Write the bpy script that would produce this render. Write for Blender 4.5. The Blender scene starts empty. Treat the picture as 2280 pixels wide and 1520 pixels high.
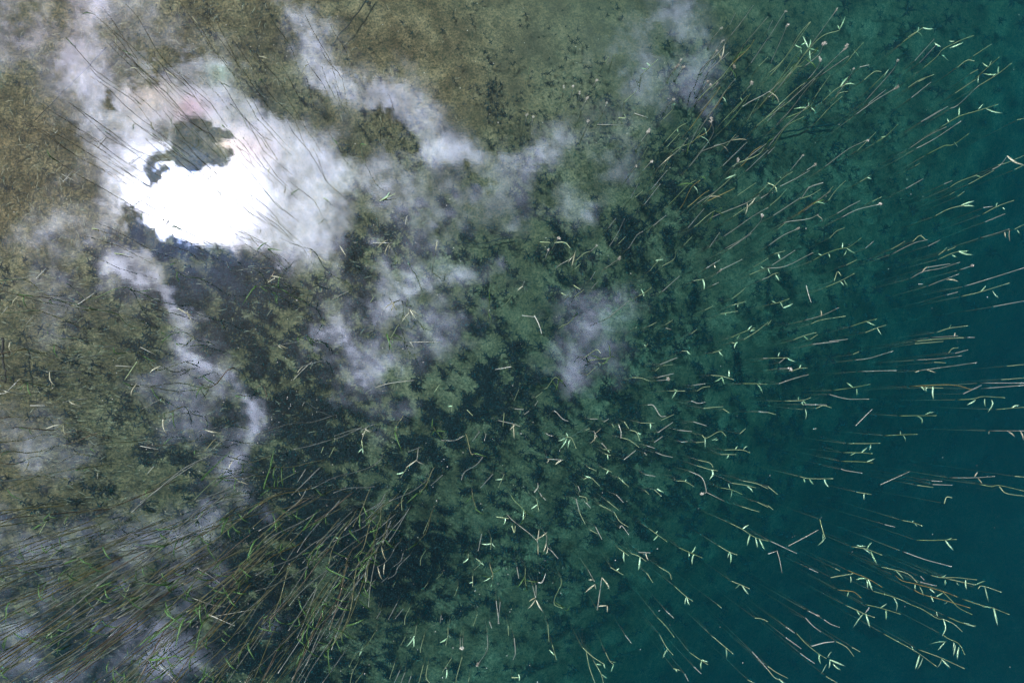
import bpy, math, random
import numpy as np
from mathutils import Vector
R = math.radians
random.seed(11)
rng = np.random.RandomState(5)
scene = bpy.context.scene
col = scene.collection
F, CX, CY, HC = 1520.0, 1140.0, 760.0, 8.0     # focal length in photo pixels, image centre, camera height (m)
NX, NY = 1060.0, 890.0                         # where the photograph looks straight down
# ------------------------------------------------------------------ camera
cam_d = bpy.data.cameras.new('camera'); cam = bpy.data.objects.new('camera', cam_d); col.objects.link(cam)
cam_d.sensor_width = 36.0; cam_d.lens = 36.0 * F / 2280.0; cam_d.clip_start = 0.1; cam_d.clip_end = 20000
cam.location = (0, 0, HC); cam.rotation_mode = 'QUATERNION'
QC = Vector(((NX-CX)/F, (CY-NY)/F, -1)).normalized().rotation_difference(Vector((0, 0, -1)))
cam.rotation_quaternion = QC
scene.camera = cam
def ray(px, py): return QC @ Vector(((px-CX)/F, (CY-py)/F, -1)).normalized()
def at(px, py, z=0.0):
    d = ray(px, py); t = (z-HC)/d.z
    return Vector((d.x*t, d.y*t, z))
# ------------------------------------------------------------------ sun, sky, exposure
SUNPX = (452, 448)
sd = ray(*SUNPX); SUN = Vector((sd.x, sd.y, -sd.z)).normalized()      # towards the sun
sl = bpy.data.lights.new('sun', 'SUN'); sl.energy = 4.6; sl.angle = R(0.53); sl.color = (1.0, 0.955, 0.88)
so = bpy.data.objects.new('sun', sl); col.objects.link(so); so.location = (0, 0, 30)
so.rotation_mode = 'QUATERNION'; so.rotation_quaternion = (-SUN).to_track_quat('-Z', 'Y')
w = bpy.data.worlds.new('World'); scene.world = w; w.use_nodes = True
wn = w.node_tree; bg = wn.nodes['Background']
sky = wn.nodes.new('ShaderNodeTexSky'); sky.sky_type = 'NISHITA'; sky.sun_disc = False
sky.sun_elevation = math.asin(SUN.z); sky.sun_rotation = math.atan2(SUN.x, SUN.y)
wn.links.new(sky.outputs[0], bg.inputs[0]); bg.inputs[1].default_value = 0.065
vs = scene.view_settings; vs.view_transform = 'Standard'; vs.look = 'None'; vs.gamma = 1.0; vs.exposure = 0.0
vs.use_curve_mapping = False
cy = scene.cycles; cy.use_denoising = True; cy.caustics_reflective = False; cy.caustics_refractive = False
cy.max_bounces = 8; cy.transparent_max_bounces = 16; cy.volume_bounces = 0; cy.diffuse_bounces = 2

# ------------------------------------------------------------------ helpers
def newmat(name):
    m = bpy.data.materials.new(name); m.use_nodes = True
    nt = m.node_tree; nt.nodes.clear()
    out = nt.nodes.new('ShaderNodeOutputMaterial')
    return m, nt, out
def N(nt, typ, **kw):
    n = nt.nodes.new(typ)
    for k, v in kw.items():
        if k.startswith('i_'):
            key = k[2:]; key = int(key) if key.isdigit() else key.replace('_', ' ')
            n.inputs[key].default_value = v
        else: setattr(n, k, v)
    return n
def ramp(nt, fac, stops):
    r = nt.nodes.new('ShaderNodeValToRGB'); e = r.color_ramp.elements
    while len(e) < len(stops): e.new(0.5)
    for el, (p, c) in zip(e, stops): el.position = p; el.color = (*c, 1) if len(c) == 3 else c
    nt.links.new(fac, r.inputs[0]); return r
def plant_mat(name, c1, c2, rough=0.55, trans=0.0, scale=14.0):
    m, nt, out = newmat(name); L = nt.links.new
    tc = N(nt, 'ShaderNodeTexCoord'); nz = N(nt, 'ShaderNodeTexNoise', i_Scale=scale, i_Detail=3.0)
    oi = N(nt, 'ShaderNodeObjectInfo'); L(tc.outputs['Object'], nz.inputs['Vector'])
    ad = N(nt, 'ShaderNodeMath', operation='ADD'); ad.use_clamp = True
    mu = N(nt, 'ShaderNodeMath', operation='MULTIPLY_ADD', i_1=0.7, i_2=-0.35)
    L(oi.outputs['Random'], mu.inputs[0]); L(nz.outputs['Fac'], ad.inputs[0]); L(mu.outputs[0], ad.inputs[1])
    r = ramp(nt, ad.outputs[0], [(0.2, c1), (0.8, c2)])
    p = N(nt, 'ShaderNodeBsdfPrincipled', i_Roughness=rough); L(r.outputs[0], p.inputs['Base Color'])
    if trans:
        t = N(nt, 'ShaderNodeBsdfTranslucent'); L(r.outputs[0], t.inputs[0])
        mx = N(nt, 'ShaderNodeMixShader', i_0=trans); L(p.outputs[0], mx.inputs[1]); L(t.outputs[0], mx.inputs[2])
        L(mx.outputs[0], out.inputs[0])
    else: L(p.outputs[0], out.inputs[0])
    return m
def vnoise(shape, cell, seed):
    """smooth value noise on a pixel grid"""
    rr = np.random.RandomState(seed); h, wd = shape
    gy, gx = int(h/cell)+3, int(wd/cell)+3
    g = rr.rand(gy, gx)
    y = np.arange(h)/cell; x = np.arange(wd)/cell
    iy = y.astype(int); ix = x.astype(int); fy = y-iy; fx = x-ix
    fy = fy*fy*(3-2*fy); fx = fx*fx*(3-2*fx)
    a = g[iy][:, ix]; b = g[iy][:, ix+1]; c = g[iy+1][:, ix]; d = g[iy+1][:, ix+1]
    fx = fx[None]; fy = fy[:, None]
    return (a*(1-fx)+b*fx)*(1-fy)+(c*(1-fx)+d*fx)*fy
def fbm(shape, cell, seed, octs=5, gain=0.55):
    s = np.zeros(shape); a = 1.0; t = 0
    for o in range(octs):
        s += a*vnoise(shape, max(cell/2**o, 1.01), seed+o); t += a; a *= gain
    return s/t
def mesh_from(name, V, Fc, mat=None, smooth=False, mats=None, mi=None):
    me = bpy.data.meshes.new(name); me.from_pydata([tuple(v) for v in V], [], Fc)
    for m in (mats or ([mat] if mat else [])): me.materials.append(m)
    if mi is not None: me.polygons.foreach_set('material_index', mi)
    if smooth: me.polygons.foreach_set('use_smooth', [True]*len(me.polygons))
    me.update(); return me
def link(name, me, parent=None, **props):
    o = bpy.data.objects.new(name, me); col.objects.link(o)
    if parent: o.parent = parent
    for k, v in props.items(): o[k] = v
    return o
def grid_mesh(name, X, Y, Z):
    h, wd = X.shape
    me = bpy.data.meshes.new(name)
    co = np.stack([X, Y, Z], -1).reshape(-1, 3).astype(np.float32)
    idx = np.arange(h*wd).reshape(h, wd)
    q = np.stack([idx[:-1, :-1], idx[1:, :-1], idx[1:, 1:], idx[:-1, 1:]], -1).reshape(-1, 4)
    me.vertices.add(len(co)); me.vertices.foreach_set('co', co.ravel())
    me.loops.add(q.size); me.loops.foreach_set('vertex_index', q.ravel().astype(np.int32))
    me.polygons.add(len(q)); me.polygons.foreach_set('loop_start', (np.arange(len(q))*4).astype(np.int32))
    me.polygons.foreach_set('loop_total', np.full(len(q), 4, np.int32))
    me.update(calc_edges=True); me.validate(); return me

# ------------------------------------------------------------------ the sky's clouds: a thin sheet 1500 m up, seen mirrored in the water
def strokes_field(PX, PY, strokes):
    f = np.zeros_like(PX)
    for amp, pts in strokes:
        best = np.zeros_like(PX)
        if len(pts) == 1: pts = pts+pts
        for (x0, y0, w0), (x1, y1, w1) in zip(pts[:-1], pts[1:]):
            dx, dy = x1-x0, y1-y0; L2 = dx*dx+dy*dy+1e-6
            t = np.clip(((PX-x0)*dx+(PY-y0)*dy)/L2, 0, 1)
            d = np.hypot(PX-(x0+t*dx), PY-(y0+t*dy))/(w0+t*(w1-w0))
            best = np.maximum(best, np.exp(-d**2*0.9))
        f = f+amp*best*(1-0.5*np.clip(f, 0, 1))
    return f
CLOUDS = [
 (.62, [(212,-120,60),(212,0,44),(203,80,32),(203,150,32),(216,205,26)]), (.32, [(-40,0,90),(60,30,70),(150,95,55)]),
 (.3, [(300,-40,60),(310,30,45),(370,80,32)]), (.4, [(175,130,26),(185,190,30),(215,245,26)]),
 (.75, [(290,215,35),(340,190,42),(420,150,40),(480,150,36),(500,200,34)]), (.8, [(300,250,40),(380,225,50),(470,235,40),(540,290,45)]),
 (.82, [(550,280,44),(640,320,52),(705,355,44),(722,400,34),(690,460,50),(640,520,52)]), (.7, [(560,380,60),(620,440,60),(580,520,45)]),
 (.6, [(215,300,40),(260,340,50),(250,420,45),(262,480,26)]), (1.1, [(320,330,40),(450,440,120),(500,480,70)]), (1.0,[(330,440,60),(380,500,40)]),
 (.42, [(105,500,40),(170,555,40),(250,590,30)]), (.3, [(225,500,40),(190,520,60)]), (.62, [(235,585,22),(300,610,20),(360,650,22),(430,695,20)]),
 (.5, [(372,660,20),(402,720,18),(402,780,18)]), (.6, [(405,785,18),(470,820,24),(520,865,20),(555,910,16),(562,965,14)]),
 (.34, [(420,830,40),(445,880,55),(440,940,45),(500,940,50)]), (.3, [(540,1020,24),(505,1050,22)]), (.22, [(330,860,50),(360,930,60)]),
 (.62, [(630,-80,34),(640,10,30),(675,70,30),(705,140,26),(775,200,30),(870,212,26),(925,262,34),(968,315,34),(1060,342,24),(1135,352,26),(1200,345,30)]),
 (.35, [(700,90,50),(760,190,28)]), (.3, [(880,190,40),(960,260,55),(1010,320,36)]),
 (.5, [(780,405,40),(850,440,46),(905,480,40),(965,520,36),(1000,545,20)]), (.42, [(690,520,40),(710,560,30)]), (.42, [(820,400,30),(900,390,30),(960,420,44),(1010,480,40)]),
 (.3, [(1070,430,44),(1140,450,34),(1145,510,22)]), (.3, [(600,530,50),(680,560,34)]),
 (.52, [(1108,585,18),(1040,602,24),(960,620,26),(885,650,30),(850,610,22),(832,565,16)]), (.5, [(865,690,44),(790,750,44),(830,810,40)]),
 (.5, [(690,745,26),(760,740,36)]), (.42, [(770,880,26),(815,850,28)]), (.34, [(950,700,52),(1050,670,40)]), (.2, [(850,930,34),(900,915,30)]), (.3, [(880,790,36),(950,760,40)]),
 (.5, [(1400,655,22),(1335,690,34),(1268,735,42),(1275,800,38),(1288,855,26)]), (.18, [(1340,800,60),(1300,700,80)]),
 (.42, [(1235,345,40),(1245,400,50),(1280,455,34),(1318,495,16)]), (.26, [(1300,340,50),(1370,330,50)]), (.16, [(1380,410,40),(1420,440,30)]),
 (.3, [(1390,120,60),(1490,50,60),(1570,110,40)]), (.26, [(1410,180,60),(1540,170,50),(1590,230,26)]), (.2,[(1440,-60,60),(1480,0,60)]),
 (.42, [(0,940,34),(40,990,44),(60,1030,26)]), (.18, [(110,970,60),(180,1010,50)]), (.36, [(480,1120,34),(420,1170,60),(470,1200,30)]), (.2, [(330,1150,60),(300,1200,70)]),
 (.34, [(545,1125,26),(575,1140,18)]), (.24, [(300,1300,80),(200,1370,90),(340,1400,80)]), (.32, [(370,1470,44),(440,1445,34)]), (.3, [(610,1370,24),(590,1410,20)]),
 (.2, [(-20,1090,80),(0,1300,90)]), (.24, [(240,1460,100),(420,1340,70)]), (.26, [(40,60,130),(140,170,80)]), (.2, [(100,700,70),(40,520,60)]), (.24, [(140,1500,44),(20,1440,60)]), (.2, [(520,1250,26),(480,1290,30)]), (.16, [(60,1250,70),(160,1220,60)]), (.15, [(800,1130,40),(760,1110,30)]),
]
RIMS = [
 (.42, [(632,-20,10),(655,40,13),(682,100,11),(712,160,8),(768,204,10),(830,238,8),(868,232,10)]), (.34, [(905,262,9),(930,310,10),(960,350,12),(1040,342,12),(1120,346,10)]),
 (.45, [(236,588,7),(300,610,9),(362,655,9),(398,678,8),(436,694,8)]), (.32, [(436,694,8),(402,730,8),(404,786,9)]), (.5, [(404,786,9),(462,812,9),(520,852,8),(553,900,7),(567,960,8)]),
 (.3, [(567,960,8),(545,1020,9),(510,1050,9)]), (.42, [(214,0,14),(222,80,12),(238,150,10),(252,200,7)]), (.3, [(1110,582,7),(1040,604,10),(960,626,10),(905,655,10)]), (.3, [(840,560,8),(858,620,12),(868,690,12)]),
]
HOLES = [
 (1.0, [(425,288,26),(418,315,26),(465,340,34),(492,352,26)]), (.95, [(385,330,22),(345,352,12),(340,382,12),(338,410,10),(352,392,14)]), (.8, [(430,275,14),(508,298,11)]),
 (.8, [(385,355,22),(440,365,18)]), (.85, [(478,300,12),(505,300,10)]), (.7, [(245,195,14),(248,225,16),(252,245,10)]), (.5, [(330,170,26),(290,180,24),(400,118,24)]),
 (1.0, [(292,470,14),(300,505,26),(330,545,26),(400,575,36),(470,580,34),(540,600,32),(600,640,40)]), (.9, [(560,110,40),(580,190,46),(640,240,30)]),
 (.85, [(420,640,60),(520,680,70),(620,700,60)]), (.8, [(790,330,40),(840,270,36),(905,330,20)]), (.6, [(120,330,60),(150,420,50)]), (.8, [(790,550,34),(830,500,16)]), (.6,[(300,520,26)]),
 (.5, [(300,80,30),(350,120,30)]), (.7, [(1090,400,24),(1040,370,28)]), (.4, [(490,560,14)]),
]
def make_clouds():
    x = np.arange(-700, 3000, 7.0); y = np.arange(-700, 2300, 7.0)
    PX, PY = np.meshgrid(x, y); sh = PX.shape
    wx = (fbm(sh, 11, 1, 5, .8)-.5)*84; wy = (fbm(sh, 11, 21, 5, .8)-.5)*84
    f = strokes_field(PX+wx, PY+wy, [(a, [(x, y, r_*1.08+2) for x, y, r_ in p]) for a, p in CLOUDS])
    veil = strokes_field(PX+wx*1.5, PY+wy*1.5, [(a*.13, [(x, y, r_*2.0+12) for x, y, r_ in p]) for a, p in CLOUDS])
    hx = (fbm(sh, 7, 41, 4, .8)-.5)*74; hy = (fbm(sh, 7, 61, 4, .8)-.5)*74
    hl = strokes_field(PX+hx, PY+hy, HOLES)
    rg = fbm(sh, 4, 151, 4, 1.0); hl = np.clip((hl*(.55+.9*rg)+(rg-.5)*.45*np.clip(hl*3, 0, 1)-.30)/.30, 0, 1); hl = hl*hl*(3-2*hl)
    tex = fbm(sh, 13, 81, octs=5, gain=.65)
    tex2 = fbm(sh, 45, 99, octs=4)
    f = f*(1-.35*np.exp(-((PX-260)/70)**2-((PY-320)/40)**2))
    tex3 = fbm(sh, 6, 131, octs=4, gain=1.0)
    # wisps: noise stretched along the drift of the clouds
    U = PX*.86-PY*.5; W = PX*.5+PY*.86
    big = fbm((700, 700), 9, 171, 6, .72)
    fib = big[np.clip(((U+2200)/11).astype(int), 0, 699), np.clip(((W+1400)/7.5).astype(int), 0, 699)]
    er = np.clip((tex*.45+fib*.4+tex3*.15-.5)*4.6+f*1.3+.10, 0, 1)
    f = f*(.12+1.12*er)*(.6+.8*tex3) + veil*(.25+1.4*np.clip((tex*.4+fib*.6-.40)*4, 0, 1)) + 0.08*np.clip(tex2-.5, 0, 1)
    out = np.hypot((PX-CX)/1600, (PY-CY)/1200)      # beyond the frame: ordinary scattered cloud
    f = f + np.clip(out-.85, 0, .3)*3*np.clip(tex2-.45, 0, 1)*2
    rim = strokes_field(PX+wx*.45, PY+wy*.45, RIMS); f = f+rim*(.35+1.1*np.clip(tex*1.3-.2, 0, 1))
    f = np.clip(f-.06, 0, 1.3)
    d = np.hypot(PX-SUNPX[0], (PY-SUNPX[1])*1.05)
    dg = np.hypot(PX-424, (PY-438)*1.1)
    halo = 1.0+1.1*np.exp(-d/230)+9*np.exp(-(dg/124)**2.6)
    dens = f*(1-hl)
    rad = dens*6.1*halo*(.30+1.3*np.clip((tex*.35+fib*.3+tex3*.35-.32)*2.6, 0, 1)) + 1.0*np.exp(-(d/150)**2)*(1-.6*hl)+.18*np.exp(-d/300)+4.0*hl*np.exp(-(d/180)**2)*(2.2*np.clip(tex3-.25, 0, 1))
    c = np.ones(sh+(3,)); c[:] = (0.78, 0.87, 1.22)
    warm = np.exp(-d/260)[..., None]; c = c*(1-warm)+np.array((1.0, 0.97, 1.07))*warm
    hv = (hl*np.exp(-(d/240)**2))[..., None]; c = c*(1-hv)+np.array((.14, .42, 1.30))*hv
    def tint(cx, cyy, r, colr, k):
        nonlocal c
        g = (k*np.exp(-(((PX+wx*.4-cx)/r)**2+((PY+wy*.4-cyy)/(r*.8))**2)))[..., None]; c = c*(1-g)+np.array(colr)*g
    tint(430, 245, 40, (1.2, .74, 1.02), .6); tint(405, 240, 22, (1.2, .75, .95), .3); tint(488, 165, 28, (.55, 1.05, .88), .6)
    tint(330, 210, 60, (1.15, .92, .92), .7); tint(495, 325, 40, (1.2, .95, .7), .6); tint(560, 330, 50, (1.15, .9, 1.0), .5)
    tint(100, 60, 160, (1.02, .86, 1.12), .6)
    c = c*rad[..., None]
    v = np.stack([(PX-CX)/F, (CY-PY)/F, -np.ones(sh)], -1)
    M = np.array(QC.to_matrix()); v = v@M.T
    ALT = 1500.0; t = (ALT+HC)/(-v[..., 2])
    me = grid_mesh('cloud_layer', v[..., 0]*t, v[..., 1]*t, np.full(sh, ALT))
    a = me.color_attributes.new('glow', 'FLOAT_COLOR', 'POINT')
    a.data.foreach_set('color', np.concatenate([c, np.ones(sh+(1,))], -1).astype(np.float32).ravel())
    m, nt, o = newmat('cloud'); L = nt.links.new
    at_ = N(nt, 'ShaderNodeAttribute', attribute_name='glow'); em = N(nt, 'ShaderNodeEmission', i_Strength=1.0)
    tr = N(nt, 'ShaderNodeBsdfTransparent'); ad = N(nt, 'ShaderNodeAddShader')
    L(at_.outputs['Color'], em.inputs[0]); L(em.outputs[0], ad.inputs[0]); L(tr.outputs[0], ad.inputs[1]); L(ad.outputs[0], o.inputs[0])
    m.cycles.emission_sampling = 'NONE'
    me.materials.append(m)
    link('sky_clouds', me, kind='structure')
make_clouds()

# ------------------------------------------------------------------ lake bed
def sstep(a, b, x): t = np.clip((x-a)/(b-a), 0, 1); return t*t*(3-2*t)
def depth(x, y):
    s = x*0.86-y*0.50
    return 0.36+0.34*sstep(-7, -1, s)+1.45*sstep(-2.5, 7, s)+2.9*sstep(2.2, 9.5, x*0.80-y*0.70)-0.2*np.exp(-((x-.7)/2.6)**2-((y-4.4)/1.7)**2)+0.06*np.sin(x*1.3+y*.7)*np.sin(y*1.1-x*.4)
def bed_at(px, py):
    z = -1.0
    for _ in range(5):
        p = at(px, py, z); z = -float(depth(p.x, p.y))
    return Vector((p.x, p.y, z))
def make_bed():
    x = np.concatenate([np.linspace(-60, -11, 12), np.linspace(-10.5, 13, 330), np.linspace(13.5, 60, 12)])
    y = np.concatenate([np.linspace(-60, -9, 12), np.linspace(-8.5, 9.5, 260), np.linspace(10, 60, 12)])
    X, Y = np.meshgrid(x, y)
    bump = (fbm(X.shape, 9, 200)-.5)*0.10+(fbm(X.shape, 3, 210, 3)-.5)*0.04
    me = grid_mesh('lake_bed', X, Y, -depth(X, Y)+bump)
    me.polygons.foreach_set('use_smooth', [True]*len(me.polygons))
    m, nt, o = newmat('silt'); L = nt.links.new
    tc = N(nt, 'ShaderNodeTexCoord'); P = tc.outputs['Object']
    n1 = N(nt, 'ShaderNodeTexNoise', i_Scale=2.1, i_Detail=9.0, i_Roughness=.62); L(P, n1.inputs['Vector'])
    n2 = N(nt, 'ShaderNodeTexNoise', i_Scale=11.0, i_Detail=8.0, i_Roughness=.72, i_Distortion=.6); L(P, n2.inputs['Vector'])
    n3 = N(nt, 'ShaderNodeTexNoise', i_Scale=38.0, i_Detail=6.0, i_Roughness=.8); L(P, n3.inputs['Vector'])
    r1 = ramp(nt, n1.outputs['Fac'], [(.34, (.100, .060, .033)), (.5, (.182, .114, .064)), (.64, (.27, .178, .108))])
    r2 = ramp(nt, n2.outputs['Fac'], [(.34, (.42, .48, .44)), (.50, (.9, .92, .88)), (.64, (1.25, 1.22, 1.15))])
    mx = N(nt, 'ShaderNodeMix', data_type='RGBA', blend_type='MULTIPLY'); mx.inputs[0].default_value = 1.0
    L(r1.outputs[0], mx.inputs[6]); L(r2.outputs[0], mx.inputs[7])
    r3 = ramp(nt, n3.outputs['Fac'], [(.36, (.18, .19, .22)), (.48, (.9, .9, .88)), (.62, (1.8, 1.7, 1.6))])
    mx2 = N(nt, 'ShaderNodeMix', data_type='RGBA', blend_type='MULTIPLY'); mx2.inputs[0].default_value = .9
    L(mx.outputs[2], mx2.inputs[6]); L(r3.outputs[0], mx2.inputs[7])
    # a smooth pale sand patch on the open floor beyond the reeds
    sp = at(1290, 90, -.9); vd = N(nt, 'ShaderNodeVectorMath', operation='DISTANCE'); vd.inputs[1].default_value = sp; L(P, vd.inputs[0])
    wb = N(nt, 'ShaderNodeMath', operation='MULTIPLY_ADD', i_1=2.2, i_2=-1.1); L(n1.outputs['Fac'], wb.inputs[0])
    sm = N(nt, 'ShaderNodeMath', operation='ADD'); L(vd.outputs['Value'], sm.inputs[0]); L(wb.outputs[0], sm.inputs[1])
    fs = N(nt, 'ShaderNodeMapRange', i_1=1.9, i_2=.5, i_3=0.0, i_4=.35); L(sm.outputs[0], fs.inputs[0])
    mx3 = N(nt, 'ShaderNodeMix', data_type='RGBA'); mx3.inputs[7].default_value = (.235, .165, .105, 1); L(fs.outputs[0], mx3.inputs[0]); L(mx2.outputs[2], mx3.inputs[6])
    d = N(nt, 'ShaderNodeBsdfDiffuse'); L(mx3.outputs[2], d.inputs[0])
    bp = N(nt, 'ShaderNodeBump', i_Strength=.5, i_Distance=.04); L(n2.outputs['Fac'], bp.inputs['Height']); L(bp.outputs[0], d.inputs['Normal'])
    L(d.outputs[0], o.inputs[0]); me.materials.append(m)
    link('lake_bed', me, kind='structure')
make_bed()

# ------------------------------------------------------------------ water: one closed body, a rippled skin over an absorbing and scattering volume
def make_water():
    me = bpy.data.meshes.new('water'); s = 58.0; zb = -6.0
    V = [(-s,-s,zb),(s,-s,zb),(s,s,zb),(-s,s,zb),(-s,-s,0),(s,-s,0),(s,s,0),(-s,s,0)]
    Fc = [(0,3,2,1),(4,5,6,7),(0,1,5,4),(1,2,6,5),(2,3,7,6),(3,0,4,7)]
    me = mesh_from('water', V, Fc)
    m, nt, o = newmat('water'); L = nt.links.new
    tc = N(nt, 'ShaderNodeTexCoord'); P = tc.outputs['Object']
    mp = N(nt, 'ShaderNodeMapping'); mp.inputs['Rotation'].default_value = (0, 0, R(8)); mp.inputs['Scale'].default_value = (2.2, 9.0, 1); L(P, mp.inputs[0])
    n1 = N(nt, 'ShaderNodeTexNoise', i_Scale=1.6, i_Detail=3.0, i_Roughness=.55); L(mp.outputs[0], n1.inputs['Vector'])
    n2 = N(nt, 'ShaderNodeTexNoise', i_Scale=26.0, i_Detail=3.0, i_Roughness=.6); L(P, n2.inputs['Vector'])
    ad = N(nt, 'ShaderNodeMath', operation='MULTIPLY_ADD', i_1=.05); L(n2.outputs['Fac'], ad.inputs[0]); L(n1.outputs['Fac'], ad.inputs[2])
    bp = N(nt, 'ShaderNodeBump', i_Strength=1.0, i_Distance=0.00010); L(ad.outputs[0], bp.inputs['Height'])
    fr = N(nt, 'ShaderNodeFresnel', i_IOR=1.62)
    gl = N(nt, 'ShaderNodeBsdfGlossy', i_Roughness=.006); gl.distribution = 'GGX'; L(bp.outputs[0], gl.inputs['Normal'])
    tr = N(nt, 'ShaderNodeBsdfTransparent'); mx = N(nt, 'ShaderNodeMixShader')
    L(fr.outputs[0], mx.inputs[0]); L(tr.outputs[0], mx.inputs[1]); L(gl.outputs[0], mx.inputs[2]); L(mx.outputs[0], o.inputs[0])
    va = N(nt, 'ShaderNodeVolumeAbsorption', i_Density=1.0); va.inputs[0].default_value = (1-.76, 1-.195, 1-.14, 1)
    vsn = N(nt, 'ShaderNodeVolumeScatter', i_Density=.125, i_Anisotropy=.2); vsn.inputs[0].default_value = (.01, .54, .60, 1)
    av = N(nt, 'ShaderNodeAddShader'); L(va.outputs[0], av.inputs[0]); L(vsn.outputs[0], av.inputs[1]); L(av.outputs[0], o.inputs[1])
    me.materials.append(m); link('water', me, kind='structure')
make_water()
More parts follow.
